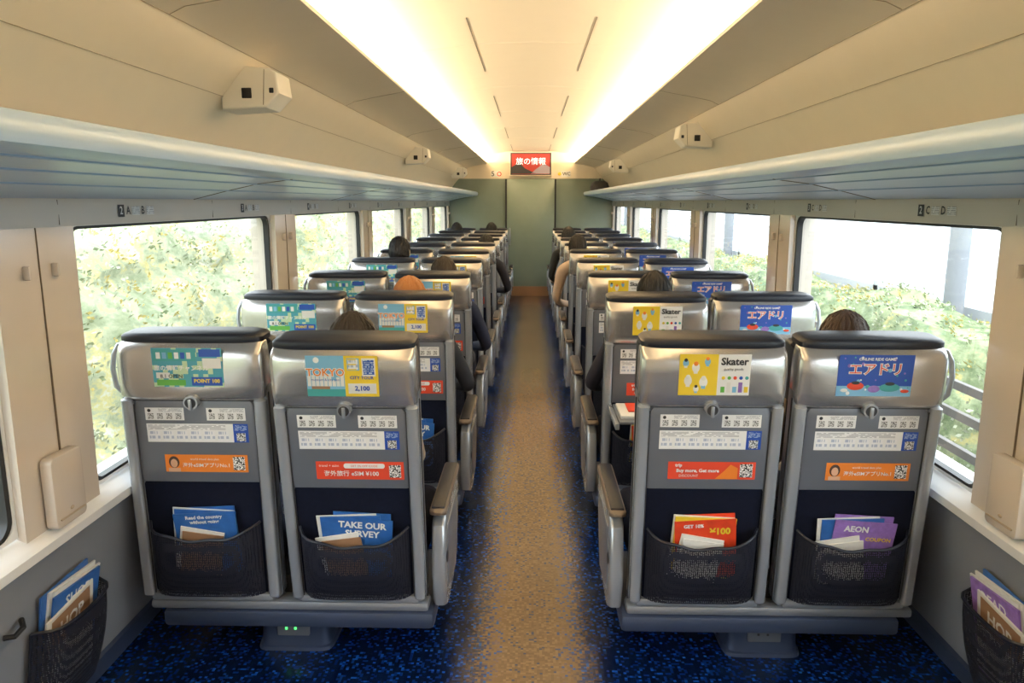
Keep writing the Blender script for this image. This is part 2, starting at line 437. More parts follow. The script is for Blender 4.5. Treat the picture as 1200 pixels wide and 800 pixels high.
b.text('旅の情報', 0.13, (0.0, yd-0.007, 2.33), (1, 0, 0), (0, 0, 1), scr_w, 0.0005)
b.obj('information_display')

# ------------------------------------------------------------------ camera boxes
for sx, ys in ((-1, (3.2, 7.68, 12.1)), (1, (5.42, 9.9, 0.95))):
    for y in ys:
        b = MB()
        prof = [(sx*(x+.04), z-.035) for x, z in [(1.20, 2.055), (1.02, 2.065), (0.965, 2.12), (0.975, 2.20), (1.00, 2.215), (1.10, 2.225), (1.20, 2.17)]]
        b.plate(prof, lambda a, c, d: (a, y-0.10+d, c), 0.18, boxw, 0.01, 3)
        b.box(sx*1.135-0.02, sx*1.135+0.02, y-0.104, y-0.098, 2.065, 2.105, black, 0.003)
        b.box(sx*1.035-0.009, sx*1.035+0.009, y-0.103, y-0.098, 2.085, 2.105, ink, 0.003)
        b.tube([(sx*1.07, y-0.1005, 2.04), (sx*1.06, y-0.1005, 2.175)], 0.0012, seam, 5)
        b.obj('surveillance_camera')

# ------------------------------------------------------------------ seats
def seat_back(variant):
    b = MB()
    b.plate(rr(-0.2425, 0.2425, 0.0, 0.82, (0.01, 0.01, 0.035, 0.035)), lambda a, c, d: (a, d, c), 0.06, silver, 0.01, 3)
    for sx in (-1, 1):
        rails = []
        for z in [0.015, 0.03, 0.2, 0.4, 0.6, 0.74, 0.765, 0.772]:
            t = 0.5 if z in (0.015, 0.772) else 1
            rails.append(sring(sx*0.221, 0.0, 0.0195*t, 0.026*t, z, 4, 16))
        b.loft(rails, silverL)
        b.tube([(sx*0.243, 0.012, 0.02), (sx*0.243, 0.012, 0.79)], 0.0035, ink, 6)
        b.tube([(sx*0.2005, -0.012, 0.03), (sx*0.2005, -0.012, 0.75)], 0.0025, ink, 6)
    b.box(-0.215, 0.215, -0.018, 0.02, 0.005, 0.035, silverL, 0.008)
    b.plate(rr(-0.2, 0.2, 0.035, 0.465, 0.012), lambda a, c, d: (a, -0.004+d, c), 0.02, navy, 0.002)
    b.plate(rr(-0.2, 0.2, 0.465, 0.767, (0.03, 0.03, 0.008, 0.008)), lambda a, c, d: (a, -0.012+d, c), 0.03, greyp, 0.005)
    rings = []
    for z, hw, yf in [(0.760, 0.21, 0.0), (0.766, 0.230, -0.018), (0.78, 0.2400, -0.027), (0.82, 0.2425, -0.028), (0.88, 0.2425, -0.028), (0.925, 0.2415, -0.025), (0.945, 0.239, -0.018), (0.960, 0.235, -0.006), (0.970, 0.229, 0.006), (0.976, 0.218, 0.018)]:
        rings.append(sring(0, (yf+0.075)/2, hw, (0.075-yf)/2, z, 7, 48))
    b.loft(rings, silverH)
    b.box(-0.2, 0.2, -0.014, 0.0, 0.762, 0.768, ink)
    rings = []
    for z, g in [(0.955, 0.93), (0.966, 1.0), (0.982, 1.0), (0.990, 0.96), (0.994, 0.88)]:
        rings.append(sring(0, 0.062, 0.236*g, 0.066*g, z, 6, 40))
    b.loft(rings, blackl)
    rings = []
    for z, hw, cy, hd in [(0.12, 0.19, 0.10, 0.05), (0.16, 0.215, 0.11, 0.065), (0.4, 0.215, 0.105, 0.055), (0.6, 0.22, 0.10, 0.05), (0.78, 0.225, 0.10, 0.05), (0.84, 0.228, 0.10, 0.055), (0.945, 0.228, 0.10, 0.055), (0.968, 0.21, 0.10, 0.045)]:
        rings.append(sring(0, cy, hw, hd, z, 5, 32))
    b.loft(rings, navy)
    for sx in (-1, 1): b.box(sx*0.21-0.018, sx*0.21+0.018, 0.07, 0.185, 0.74, 0.955, blackl, 0.016, 3)
    kz = 0.762
    b.tube([(0, -0.012, kz), (0, -0.036, kz)], 0.024, silverL, 20)
    b.tube([(0, -0.035, kz), (0, -0.039, kz)], 0.018, ink, 20)
    b.box(-0.006, 0.006, -0.044, -0.036, kz-0.024, kz+0.014, silverL, 0.002)
    y = -0.0135; OZ = [0.026]
    Q = lambda x0, x1, z0, z1, m, yy=y: b.quad(((x0+x1)/2, yy, (z0+z1)/2+OZ[0]), (1, 0, 0), (0, 0, 1), x1-x0, z1-z0, m)
    T = lambda t, s_, x, z, m, yy, bo=0.0: b.text(t, s_, (x, yy, z+OZ[0]), (1, 0, 0), (0, 0, 1), m, bo)
    for x0 in (-0.165, 0.04):
        Q(x0, x0+0.13, 0.667, 0.712, white)
        Q(x0+0.045, x0+0.125, 0.696, 0.709, fine, y-.0005)
        for i in range(4): Q(x0+0.008+i*0.031, x0+0.028+i*0.031, 0.672, 0.692, qr, y-.0005)
        b.ell((x0+0.014, y-.001, 0.702+OZ[0]), (0.006, 0.001, 0.006), ink, 10, 6)
    Q(-0.165, 0.125, 0.588, 0.655, white)
    Q(-0.16, 0.10, 0.632, 0.650, fine, y-.0005)
    for i in range(6):
        Q(-0.158+i*0.046, -0.122+i*0.046, 0.594, 0.627, fineb, y-.0005)
    Q(0.125, 0.175, 0.588, 0.655, blue); Q(0.135, 0.165, 0.592, 0.622, qr, y-.0005); Q(0.13, 0.17, 0.63, 0.65, finew, y-.0005)
    OZ[0] = 0.016
    oz = 0.016
    face_m = mat('print_face', (0.65, 0.38, 0.25), 0.5); hair_m = mat('print_hair', (0.06, 0.03, 0.02), 0.5)
    if variant in ('A', 'D'):
        Q(-0.115, 0.165, 0.488, 0.552, orange); Q(0.115, 0.155, 0.496, 0.545, qr, y-.0005)
        b.ell((-0.085, y-.0004, 0.524+oz), (0.018, 0.0008, 0.022), hair_m, 12, 8)
        b.ell((-0.085, y-.0014, 0.520+oz), (0.012, 0.0008, 0.016), face_m, 12, 8)
        Q(-0.105, -0.065, 0.489, 0.503, face_m, y-.0014)
        T('海外eSIMアプリNo.1', 0.018, 0.025, 0.513, white, y-.002, 0.0002); T('world travel data plan', 0.011, 0.02, 0.536, white, y-.002)
    elif variant == 'B':
        Q(-0.115, 0.185, 0.485, 0.552, red); Q(0.135, 0.175, 0.493, 0.540, qr, y-.0005)
        T('海外旅行 eSIM ¥100', 0.022, 0.005, 0.507, white, y-.002, 0.0003)
        b.plate(rr(-0.02, 0.12, 0.527+oz, 0.545+oz, 0.008), lambda a, c, d: (a, y-.001+d, c), 0.001, white); T('GET 3% OFF CODE', 0.011, 0.05, 0.536, red, y-.002)
        T('travel + esim', 0.013, -0.07, 0.537, white, y-.002)
    else:
        Q(-0.13, 0.165, 0.488, 0.552, red); Q(0.112, 0.155, 0.496, 0.545, qr, y-.0005)
        T('trip', 0.016, -0.095, 0.540, white, y-.002, 0.0006); T('Buy more, Get more', 0.017, -0.03, 0.520, white, y-.002, 0.0006); T('DISCOUNT', 0.013, -0.06, 0.501, white, y-.002)
        b.raw([(0.03, y-.0012, 0.49+oz), (0.105, y-.0012, 0.49+oz), (0.105, y-.0012, 0.53+oz), (0.08, y-.0012, 0.543+oz), (0.06, y-.0012, 0.52+oz)], [[0, 1, 2, 3, 4]], orange)
    OZ[0] = 0.022; oz = 0.022
    y2 = -0.0290
    H = lambda x0, x1, z0, z1, m, k=0: Q(x0, x1, z0, z1, m, y2-0.0004*k)
    def disc(x, z, r, m, k=1, sz=None): b.ell((x, y2-0.0004*k, z+oz), (r, 0.0006, sz or r), m, 14, 8)
    rnd = random.Random(5)
    if variant == 'A':
        H(-0.115, 0.115, 0.795, 0.93, fineadv); H(-0.11, 0.03, 0.885, 0.925, teal, 1); H(0.01, 0.11, 0.80, 0.83, blue, 1)
        H(-0.105, -0.01, 0.80, 0.82, green, 1); H(0.04, 0.11, 0.90, 0.926, blue, 1); H(0.05, 0.11, 0.86, 0.895, paper, 1); H(-0.105, -0.06, 0.825, 0.845, paper, 1)
        T('旅の情報チャンネル', 0.020, -0.02, 0.86, white, y2-.0020, 0.0004); T('POINT 100', 0.018, 0.06, 0.816, yellow, y2-.0016, 0.0006); T('8.1 OPEN', 0.018, -0.055, 0.832, ink, y2-.0018, 0.0003)
        for i in range(6): H(-0.10+i*0.02, -0.086+i*0.02, 0.893, 0.915, [white, sky_b, green, white, blue, paper][i], 2)
    elif variant == 'B':
        H(-0.115, 0.01, 0.79, 0.93, sky_b); H(0.01, 0.12, 0.79, 0.93, yellow)
        for i in range(9):
            h = rnd.uniform(0.01, 0.035); H(-0.112+i*0.0135, -0.101+i*0.0135, 0.825, 0.835+h, paper, 1)
        H(-0.115, 0.01, 0.79, 0.815, teal, 1); H(-0.10, -0.04, 0.815, 0.825, brown, 1); disc(-0.08, 0.915, 0.01, white)
        T('TOKYO', 0.036, -0.052, 0.872, white, y2-.0016, 0.0025); T('TOKYO', 0.036, -0.052, 0.872, orange, y2-.0022, 0.0006); T('museum & city pass', 0.012, -0.052, 0.848, blue, y2-.002)
        H(0.02, 0.06, 0.88, 0.922, sky_b, 1); H(0.068, 0.112, 0.86, 0.922, paper, 1); H(0.02, 0.112, 0.80, 0.835, paper, 1)
        T('CITY TOUR', 0.015, 0.066, 0.855, blue, y2-.0016, 0.0004); T('2,100', 0.022, 0.066, 0.818, blue, y2-.0018, 0.0008)
        H(0.072, 0.108, 0.866, 0.916, finew, 2); H(0.024, 0.056, 0.884, 0.918, fineb, 2)
        for z in (0.918, 0.901, 0.884): H(0.022, 0.05, z-0.002, z+0.002, yellow, 3)
    elif variant == 'C':
        H(-0.115, 0.115, 0.79, 0.93, white); H(-0.115, 0.01, 0.79, 0.93, yellow, 1)
        for (x, z, r) in ((-0.095, 0.90, 0.010), (-0.062, 0.885, 0.013), (-0.025, 0.905, 0.010), (-0.085, 0.84, 0.013), (-0.035, 0.835, 0.014), (-0.058, 0.812, 0.009)):
            disc(x, z, r, rnd.choice([white, paper, sky_b]), 2, r*1.3); disc(x, z+r, r*0.6, rnd.choice([paper, ink, orange]), 3)
            H(x-r*.5, x+r*.5, z-r*1.6, z-r*.8, rnd.choice([sky_b, teal, paper]), 3)
        T('Skater', 0.034, 0.062, 0.905, ink, y2-.0016, 0.0010); T('quality goods', 0.012, 0.06, 0.88, ink, y2-.0016)
        for i in range(5):
            x = 0.022+i*0.019; H(x, x+0.013, 0.80, 0.82+0.015*(i % 2), [green, paper, sky_b, purple, yellow][i], 2); disc(x+.007, 0.85, 0.006, [yellow, green, red, blue, teal][i], 2)
    else:
        H(-0.12, 0.12, 0.79, 0.93, blue); H(-0.12, 0.12, 0.79, 0.825, sky_b, 1)
        for i in range(26):
            disc(rnd.uniform(-.11, .11), rnd.uniform(.80, .925), rnd.uniform(.002, .007), rnd.choice([sky_b, white, purple, teal]), 2)
        disc(-0.06, 0.825, 0.028, red, 3, 0.014); disc(0.05, 0.82, 0.034, teal, 3, 0.014); disc(0.0, 0.815, 0.02, purple, 3, 0.012); disc(-0.06, 0.836, 0.014, ink, 4, .006); disc(0.05, 0.833, 0.016, ink, 4, .006); disc(-.095, .81, .012, paper, 3, .006); disc(.10, .808, .014, red, 3, .006)
        T('エアドリ', 0.044, 0.0, 0.880, white, y2-.0024, 0.0025); T('エアドリ', 0.044, 0.0, 0.880, red, y2-.003, 0.0)
        T('ONLINE RIDE GAME', 0.013, 0, 0.916, white, y2-.0024, 0.0004)
    mg = {'A': (magblue, paper, magblue), 'B': (magblue, paper, magblue), 'C': (magred, paper, yellow), 'D': (purple, sky_b, magblue)}[variant]
    def magz(x0, w, top, ang, yy, m):
        M = Matrix.Translation((x0, yy, 0.13)) @ Matrix.Rotation(math.radians(ang), 4, 'Y') @ Matrix.Rotation(math.radians(2), 4, 'X')
        b.box(-w/2, w/2, -0.002, 0.002, 0.0, top-0.13, m, M=M)
        b.box(-w/2+.001, w/2-.001, 0.002, 0.004, 0.0, top-0.133, paper, M=M)
        return M
    sgn = 1 if variant in ('B', 'D') else -1
    magz(0.02, 0.20, 0.376, 3*sgn, -0.011, mg[0]); magz(-0.01, 0.21, 0.370, -3*sgn, -0.015, paper); magz(0.0, 0.21, 0.366, -2*sgn, -0.019, mg[2])
    M = magz(0.02, 0.21, 0.360, 4*sgn, -0.025, mg[0])
    ux = (M.to_3x3() @ Vector((1, 0, 0))); uy = (M.to_3x3() @ Vector((0, 0, 1)))
    T1 = lambda t, s_, x, z, m, bo: b.text(t, s_, M @ Vector((x, -0.004, z)), ux, uy, m, bo)
    if variant == 'B': T1('TAKE OUR\nSURVEY', 0.034, 0.0, 0.188, white, 0.0012)
    elif variant == 'A': T1('Read the country\nwithout going', 0.018, 0.0, 0.205, white, 0.0006)
    elif variant == 'C': T1('GET 10%', 0.018, -0.04, 0.21, white, 0.0006); T1('¥100', 0.034, 0.05, 0.185, yellow, 0.0014)
    else: T1('AEON', 0.03, -0.03, 0.20, white, 0.0012); T1('COUPON', 0.02, 0.05, 0.165, yellow, 0.0006)
    magz(-0.03, 0.15, 0.300, -10*sgn, -0.032, paper)
    magz(-0.02, 0.14, 0.286, -8*sgn, -0.038, brown if variant in ('A', 'B') else paper)
    n = 20; mrows = 8; vs = []; fs = []
    for i in range(mrows+1):
        for j in range(n+1):
            u = j/n*2-1; t = i/mrows
            zt = 0.272+0.045*u*u+0.004*math.sin(9*u)
            z = 0.04+(zt-0.04)*t
            d = 0.014+0.072*(1-abs(u)**8)*(math.sin(math.pi*min(1, 0.16+0.5*t)))
            vs.append((u*0.19, -d, z))
    for i in range(mrows):
        for j in range(n):
            a = i*(n+1)+j; fs.append([a, a+1, a+n+2, a+n+1])
    b.raw(vs, fs, net, True)
    b.tube([vs[mrows*(n+1)+j] for j in range(n+1)], 0.005, blackl, 6)
    return b.mesh('seat_back_'+variant)

WCX = {-1: 1.136, 1: 1.116}
def seat_base(side):
    b = MB(); s = side; cw = WCX[s]
    def bx(x0, x1, *a, **k): b.box(min(s*x0, s*x1), max(s*x0, s*x1), *a, **k)
    bx(0.33, 1.32, -0.03, 0.50, 0.135, 0.20, basem, bev=0.018)
    bx(0.35, 1.365, -0.02, 0.06, 0.20, 0.235, silver, bev=0.012)
    bx(0.42, 1.30, 0.06, 0.52, 0.20, 0.30, black, bev=0.02)
    rings = []
    for z, hw, hd in [(0.0, 0.145, 0.20), (0.012, 0.143, 0.197), (0.016, 0.136, 0.19), (0.10, 0.130, 0.18), (0.145, 0.135, 0.19)]:
        rings.append(sring(s*0.87, 0.24, hw, hd, z, 8, 32))
    b.loft(rings, basem)
    bx(0.81, 0.93, 0.044, 0.065, 0.06, 0.12, greyp, bev=0.004)
    for dx in (-0.024, 0.010): b.box(s*0.87+dx-0.004, s*0.87+dx+0.004, 0.041, 0.045, 0.088, 0.096, ledg if s < 0 else ink)
    for cx in (0.60, cw):
        rings = []
        for y, hw, z0, z1 in [(0.06, 0.20, 0.33, 0.42), (0.09, 0.22, 0.30, 0.445), (0.30, 0.225, 0.30, 0.455), (0.50, 0.225, 0.31, 0.475), (0.56, 0.215, 0.33, 0.465), (0.58, 0.19, 0.36, 0.44)]:
            rings.append([(p[0], y, (z0+z1)/2+p[1]) for p in sring(s*cx, 0, hw, (z1-z0)/2, 0, 5, 28)])
        b.loft(rings, navy)
    def arm(x, w, big):
        prof = [(0.03, 0.20), (0.10, 0.165), (0.34, 0.175), (0.44, 0.22), (0.50, 0.36), (0.51, 0.50), (0.49, 0.55), (0.08, 0.55), (0.03, 0.51), (0.0, 0.33)]
        if big:
            b.plate(prof, lambda a, c, d: (s*(x-w/2)+s*d*1.0, a, c), w, silverL, 0.014, 3)
            b.plate([(0.07, 0.25), (0.34, 0.21), (0.43, 0.38), (0.43, 0.49), (0.09, 0.49)], lambda a, c, d: (s*(x-w/2-0.004)+s*d, a, c), 0.006, greyp, 0.002)
            b.ell((s*(x-w/2-0.003), 0.06, 0.38), (0.004, 0.022, 0.022), ink, 14, 8)
        else:
            b.plate([(0.05, 0.35), (0.45, 0.38), (0.48, 0.55), (0.06, 0.55)], lambda a, c, d: (s*(x-w/2)+s*d, a, c), w, greyp, 0.004, 2)
        pr = []
        for y, h in [(0.01, 0.004), (0.03, 0.014), (0.09, 0.018), (0.3, 0.018), (0.46, 0.018), (0.51, 0.014), (0.53, 0.004)]:
            pr.append([(p[0], y, 0.565+p[1]) for p in sring(s*x, 0, w/2+0.006 if h > 0.01 else w/4, h, 0, 4, 16)])
        b.loft(pr, armtan if big else blackl)
        if big: b.box(s*x-0.024, s*x+0.024, 0.03, 0.5, 0.575, 0.586, blackl, 0.004)
    arm(0.315, 0.05, True); arm(0.862, 0.02, False); arm(1.388, 0.012, False)
    return b.mesh('seat_base')

def handle_mesh(s):
    b = MB()
    b.tube([(s*0.225, 0.03, 0.955), (s*0.245, 0.02, 0.950), (s*0.259, 0.01, 0.92), (s*0.263, 0.0, 0.87), (s*0.257, 0.0, 0.81), (s*0.235, 0.01, 0.78)], 0.009, silverL, 10)
    return b.mesh('grab_handle')
BACK = {v: seat_back(v) for v in 'ABCD'}
BASE = {-1: seat_base(-1), 1: seat_base(1)}
HAND = {-1: handle_mesh(-1), 1: handle_mesh(1)}
for k in range(10):
    ry = 2.50+1.12*k
    for s in (-1, 1):
        e = empty('reclining_train_seat', (-0.012 if s < 0 else 0, ry, 0))
        link('seat_base', BASE[s], e)
        for pos, cx, v in (('aisle', 0.60, 'B' if s < 0 else 'C'), ('window', WCX[s], 'A' if s < 0 else 'D')):
            rc = {(0, -1, 'window'): 2.5, (0, -1, 'aisle'): 7.0, (0, 1, 'aisle'): 5, (0, 1, 'window'): 5}.get((k, s, pos), random.choice([3, 4, 6, 7, 5, 4]))
            sc_ = 1.035 if (s < 0 and pos == 'window') else 1.0
            o = link('seat_back_'+pos, BACK[v], e, (s*cx, 0.0, 0.23), (math.radians(rc), 0, 0)); o.scale.x = sc_
            if pos == 'window': link('grab_handle', HAND[s], e, (s*cx+s*.243*(sc_-1), 0.0, 0.23), (math.radians(rc), 0, 0))

# ------------------------------------------------------------------ people
def skinmesh(verts, edges, radii, root=0, sub=2):
    me = bpy.data.meshes.new('sk'); me.from_pydata(verts, edges, [])
    ob = bpy.data.objects.new('sk', me); COL.objects.link(ob)
    md = ob.modifiers.new('s', 'SKIN'); md.use_smooth_shade = True
    sv = me.skin_vertices[0].data
    for i, r in enumerate(radii):
        sv[i].radius = r if isinstance(r, tuple) else (r, r); sv[i].use_root = (i == root)
    md2 = ob.modifiers.new('u', 'SUBSURF'); md2.levels = sub; md2.render_levels = sub
    bpy.context.view_layer.update()
    ev = ob.evaluated_get(bpy.context.evaluated_depsgraph_get()).to_mesh()
    vs = [v.co.copy() for v in ev.vertices]; fs = [list(p.vertices) for p in ev.polygons]
    bpy.data.objects.remove(ob); bpy.data.meshes.remove(me)
    return vs, fs
def person(name, row, s, pos, dx=0.0, dz=0.0, hair=(0.015, 0.01, 0.008), shirt=(0.02, 0.025, 0.05), pants=(0.02, 0.02, 0.03), longhair=False, elbow_out=0.0, lean=0.0, yaw=0):
    cx = s*(0.60 if pos == 'aisle' else WCX[s])+dx; ry = 2.50+1.12*row
    hm = mat('hair_%.3f_%.3f' % hair[:2], hair, 0.45, bump=1.0, bscale=90, var=0.5, vscale=70, stretch=(6, 6, 0.5))
    sm = mat('cloth_%.3f_%.3f_%.3f' % shirt, shirt, 0.85, bump=0.4, bscale=400, var=0.12, vscale=25)
    pm = mat('trouser_%.3f' % pants[0], pants, 0.85, var=0.15)
    sk = mat('skin', (0.62, 0.38, 0.26), 0.5, var=0.05); shoe = mat('shoe_dark', (0.02, 0.02, 0.02), 0.4)
    b = MB()
    V = [(0, .30, .56), (0, .275, .70), (0, .25, .86+dz*.5), (0, .235, .98+dz), (0, .21, 1.06+dz), (0, .20, 1.12+dz)]
    R = [(.14, .10), (.13, .10), (.145, .105), (.105, .08), (.05, .05), (.048, .048)]
    E = [(0, 1), (1, 2), (2, 3), (3, 4), (4, 5)]
    hands = []
    for q in (-1, 1):
        n = len(V); eo = elbow_out if q == -s else 0.0
        sh = (q*.165, .23, .97+dz); el = (q*(.205+eo), .29, .70+dz*.5); fm = (q*(.19+eo*.6), .40, .670); wr = (q*(.13), .48, .655)
        V += [(q*.09, .23, 1.0+dz), sh, ((sh[0]+el[0])/2, .25, .85+dz*.7), el, fm, wr]
        R += [(.07, .07), (.062, .062), .050, .044, .040, .028]
        E += [(3, n), (n, n+1), (n+1, n+2), (n+2, n+3), (n+3, n+4), (n+4, n+5)]
        hands.append((Vector(wr), Vector((-q*0.25, 1.0, -0.12)).normalized(), q))
        n = len(V)
        V += [(q*.085, .34, .55), (q*.10, .54, .555), (q*.11, .72, .535), (q*.115, .735, .32), (q*.115, .70, .10), (q*.115, .72, .05), (q*.125, .86, .04)]
        R += [.088, .078, .062, .056, .040, .042, (.04, .03)]
        E += [(0, n)]+[(n+i, n+i+1) for i in range(6)]
    vs, fs = skinmesh(V, E, R)
    def reg(c):
        if c.z > 1.065+dz: return sk
        if c.z < .085: return shoe
        if c.z < .60 and (c.y > .33 or c.z < .58) : return pm
        return sm
    def lx(v):
        t = max(0, min(1, (v.z-.5)/.6)); w = Vector((v.x-s*lean*t, v.y, v.z)); return w
    b.raw([lx(v) for v in vs], fs, None, True, mfun=reg)
    b.tube([(-s*lean*.95+.056*math.cos(t), .212+.056*math.sin(t), 1.055+dz-.012*math.sin(t)) for t in [2*math.pi*i/16 for i in range(17)]], .012, sm, 8)
    for wr, d, q in hands:
        wr = lx(wr); side = d.cross(Vector((0, 0, 1))).normalized(); up = side.cross(d).normalized()
        if up.z < 0: up = -up
        rings = []
        for t, w, h in [(-.01, .024, .018), (.02, .032, .017), (.06, .040, .015), (.085, .039, .012), (.092, .03, .008)]:
            c = wr+d*t; rings.append([c+side*(w*math.cos(a))+up*(h*math.sin(a)) for a in [2*math.pi*i/14 for i in range(14)]])
        b.loft(rings, sk)
        for i, L in enumerate((.068, .076, .070, .055)):
            o = (i-1.5)*.019*(-q if side.x > 0 else q)
            p0 = wr+d*.078+side*o; p1 = p0+d*L*.45+up*.004; p2 = p1+d*L*.33-up*.012; p3 = p2+d*L*.22-up*.014
            b.tube([p0, p1, p2, p3, p3+d*.004-up*.004], [.0092, .0088, .0080, .0070, .003], sk, 8)
        th = side*(1 if side.x*(-q) > 0 else -1)
        p0 = wr+d*.025+th*.026; p1 = p0+d*.028+th*.020-up*.004; p2 = p1+d*.026+th*.006-up*.006
        b.tube([p0, p1, p2, p2+d*.005], [.012, .0105, .009, .004], sk, 8)
    hc = Vector((-s*lean*1.1, .205, 1.185+dz)); RM = Matrix.Rotation(math.radians(yaw), 3, 'Z')
    def hf(v):
        x, y, z = v
        if z < 0: x *= 1-.28*z*z; y = y*(1-.18*z*z) + (.10*(-z) if y > 0 else .04*z)
        if y > .5:
            y *= .95
            n_ = math.exp(-((x/.16)**2+((z+.12)/.22)**2)); y += .20*n_
            y -= .07*math.exp(-(((abs(x)-.38)/.18)**2+((z-.03)/.14)**2))
            y += .05*math.exp(-((x/.3)**2+((z+.48)/.09)**2))
        return Vector((x, y, z))
    b.ell(hc, (.074, .094, .113), sk, 40, 28, hf, RM)
    for q in (-1, 1):
        b.ell(hc+RM @ Vector((q*.076, .002, -.005)), (.010, .020, .031), sk, 12, 8, None, RM)
        b.ell(hc+RM @ Vector((q*.028, .078, .004)), (.012, .009, .008), paper, 12, 8)
        b.ell(hc+RM @ Vector((q*.028, .0865, .004)), (.005, .003, .005), ink, 10, 6)
        b.tube([hc+RM @ Vector((q*(.014+.028*t), .090-.012*t, .026+.004*math.sin(3*t))) for t in (0, .5, 1)], .0025, hm, 5)
    b.tube([hc+RM @ Vector((t, .085-abs(t)*.3, -.056)) for t in (-.022, -.01, 0, .01, .022)], .0035, mat('lips', (0.5, 0.2, 0.17), 0.4), 6)
    rnd = random.Random(row*7+s)
    ph = [rnd.uniform(0, 6.28) for _ in range(6)]
    bb = bmesh.new(); bmesh.ops.create_uvsphere(bb, u_segments=48, v_segments=32, radius=1)
    def hairpt(x, y, z, k=1.0):
        a = math.atan2(y, x)
        w = 1+.03*math.sin(9*a+ph[0]+3*z)+.015*math.sin(21*a+ph[1]-4*z)+.03*math.sin(5*z+ph[2]+2*a)
        qx, qy, qz = x*.083*w*k, y*.101*w*k-.004, z*.119*k*(1+.02*math.sin(5*a+ph[3])*(1-abs(z)))
        if longhair and z < -.1: qx *= 1.15; qy = qy if qy < 0 else qy*.7; qz *= 1.7
        return hc+RM @ Vector((qx, qy, qz))
    def bad(x, y, z):
        low = -.55 if not longhair else -.99
        return (y > .45 and z < .42) or (z < low and y > -0.2) or (z < -.75 and not longhair) or (y > .12 and z < -.02 and not longhair)
    kill = []
    for v in bb.verts:
        x, y, z = v.co
        if bad(x, y, z): kill.append(v)
        v.co = hairpt(x, y, z)
    bmesh.ops.delete(bb, geom=kill, context='VERTS')
    b.bm(bb, hm)
    N = 150
    for i in range(N):
        a = 2*math.pi*i/N+rnd.uniform(-.03, .03); pts = []; th0 = rnd.uniform(.02, .9); L = rnd.uniform(.9, 1.3)
        end = 2.25 if not longhair else 2.9
        for j in range(7):
            th = min(end, th0+(end-th0)*j/6*L); aa = a+.12*math.sin(th*2+ph[4]+i)
            x, y, z = math.sin(th)*math.cos(aa), math.sin(th)*math.sin(aa), math.cos(th)
            if bad(x, y, z): break
            pts.append(hairpt(x, y, z, 1.015+rnd.uniform(-.01, .02)))
        if len(pts) >= 3: b.tube(pts, [.0028]+[.0045]*(len(pts)-2)+[.0012], hm, 4)
    o = b.obj(name, None, (cx, ry, 0)); return o
P = 'seated_passenger'
person(P, 0, -1, 'aisle', dx=-0.05, dz=-0.04, hair=(0.015, 0.010, 0.008), shirt=(0.25, 0.20, 0.16), longhair=True)
person(P, 1, -1, 'aisle', dx=-0.02, dz=-0.02, hair=(0.42, 0.17, 0.05), shirt=(0.03, 0.035, 0.05), elbow_out=0.09)
person(P, 2, -1, 'aisle', dx=0.03, hair=(0.03, 0.02, 0.012), shirt=(0.015, 0.02, 0.05), elbow_out=0.07)
person(P, 5, -1, 'aisle', dx=0.05, hair=(0.012, 0.01, 0.01), shirt=(0.02, 0.02, 0.03), elbow_out=0.08, lean=0.06)
person(P, 3, -1, 'window', dx=0.08, dz=0.08, hair=(0.012, 0.011, 0.014), shirt=(0.10, 0.10, 0.12))
person(P, 0, 1, 'window', dx=0.02, dz=-0.03, hair=(0.06, 0.035, 0.022), shirt=(0.30, 0.22, 0.15), longhair=True)
person(P, 1, 1, 'aisle', dx=0.03, dz=0.01, hair=(0.010, 0.010, 0.012), shirt=(0.02, 0.02, 0.035), elbow_out=0.1)
person(P, 4, 1, 'aisle', dx=-0.02, dz=0.05, hair=(0.02, 0.014, 0.010), shirt=(0.55, 0.42, 0.32), elbow_out=0.08, lean=0.12)
person(P, 6, 1, 'aisle', dx=-0.02, dz=0.05, hair=(0.010, 0.009, 0.009), shirt=(0.03, 0.03, 0.03), elbow_out=0.08, lean=0.10)
person(P, 8, -1, 'aisle', dx=0.0, dz=0.04, hair=(0.011, 0.010, 0.009), shirt=(0.05, 0.05, 0.06))
person(P, 8, -1, 'window', dx=0.0, dz=0.04, hair=(0.011, 0.010, 0.009), shirt=(0.05, 0.05, 0.06))

b = MB(); ty = 2.50+1.12*1
b.box(0.40, 0.76, ty-0.40, ty-0.10, 0.685, 0.70, greyp, 0.005)
b.box(0.38, 0.40, ty-0.40, ty-0.06, 0.66, 0.69, silverL, 0.004); b.box(0.76, 0.78, ty-0.40, ty-0.06, 0.66, 0.69, silverL, 0.004)
b.box(0.41, 0.60, ty-0.36, ty-0.14, 0.701, 0.715, paper, 0.002); b.box(0.45, 0.53, ty-0.30, ty-0.16, 0.716, 0.722, red, 0.002)
b.obj('tray_table')

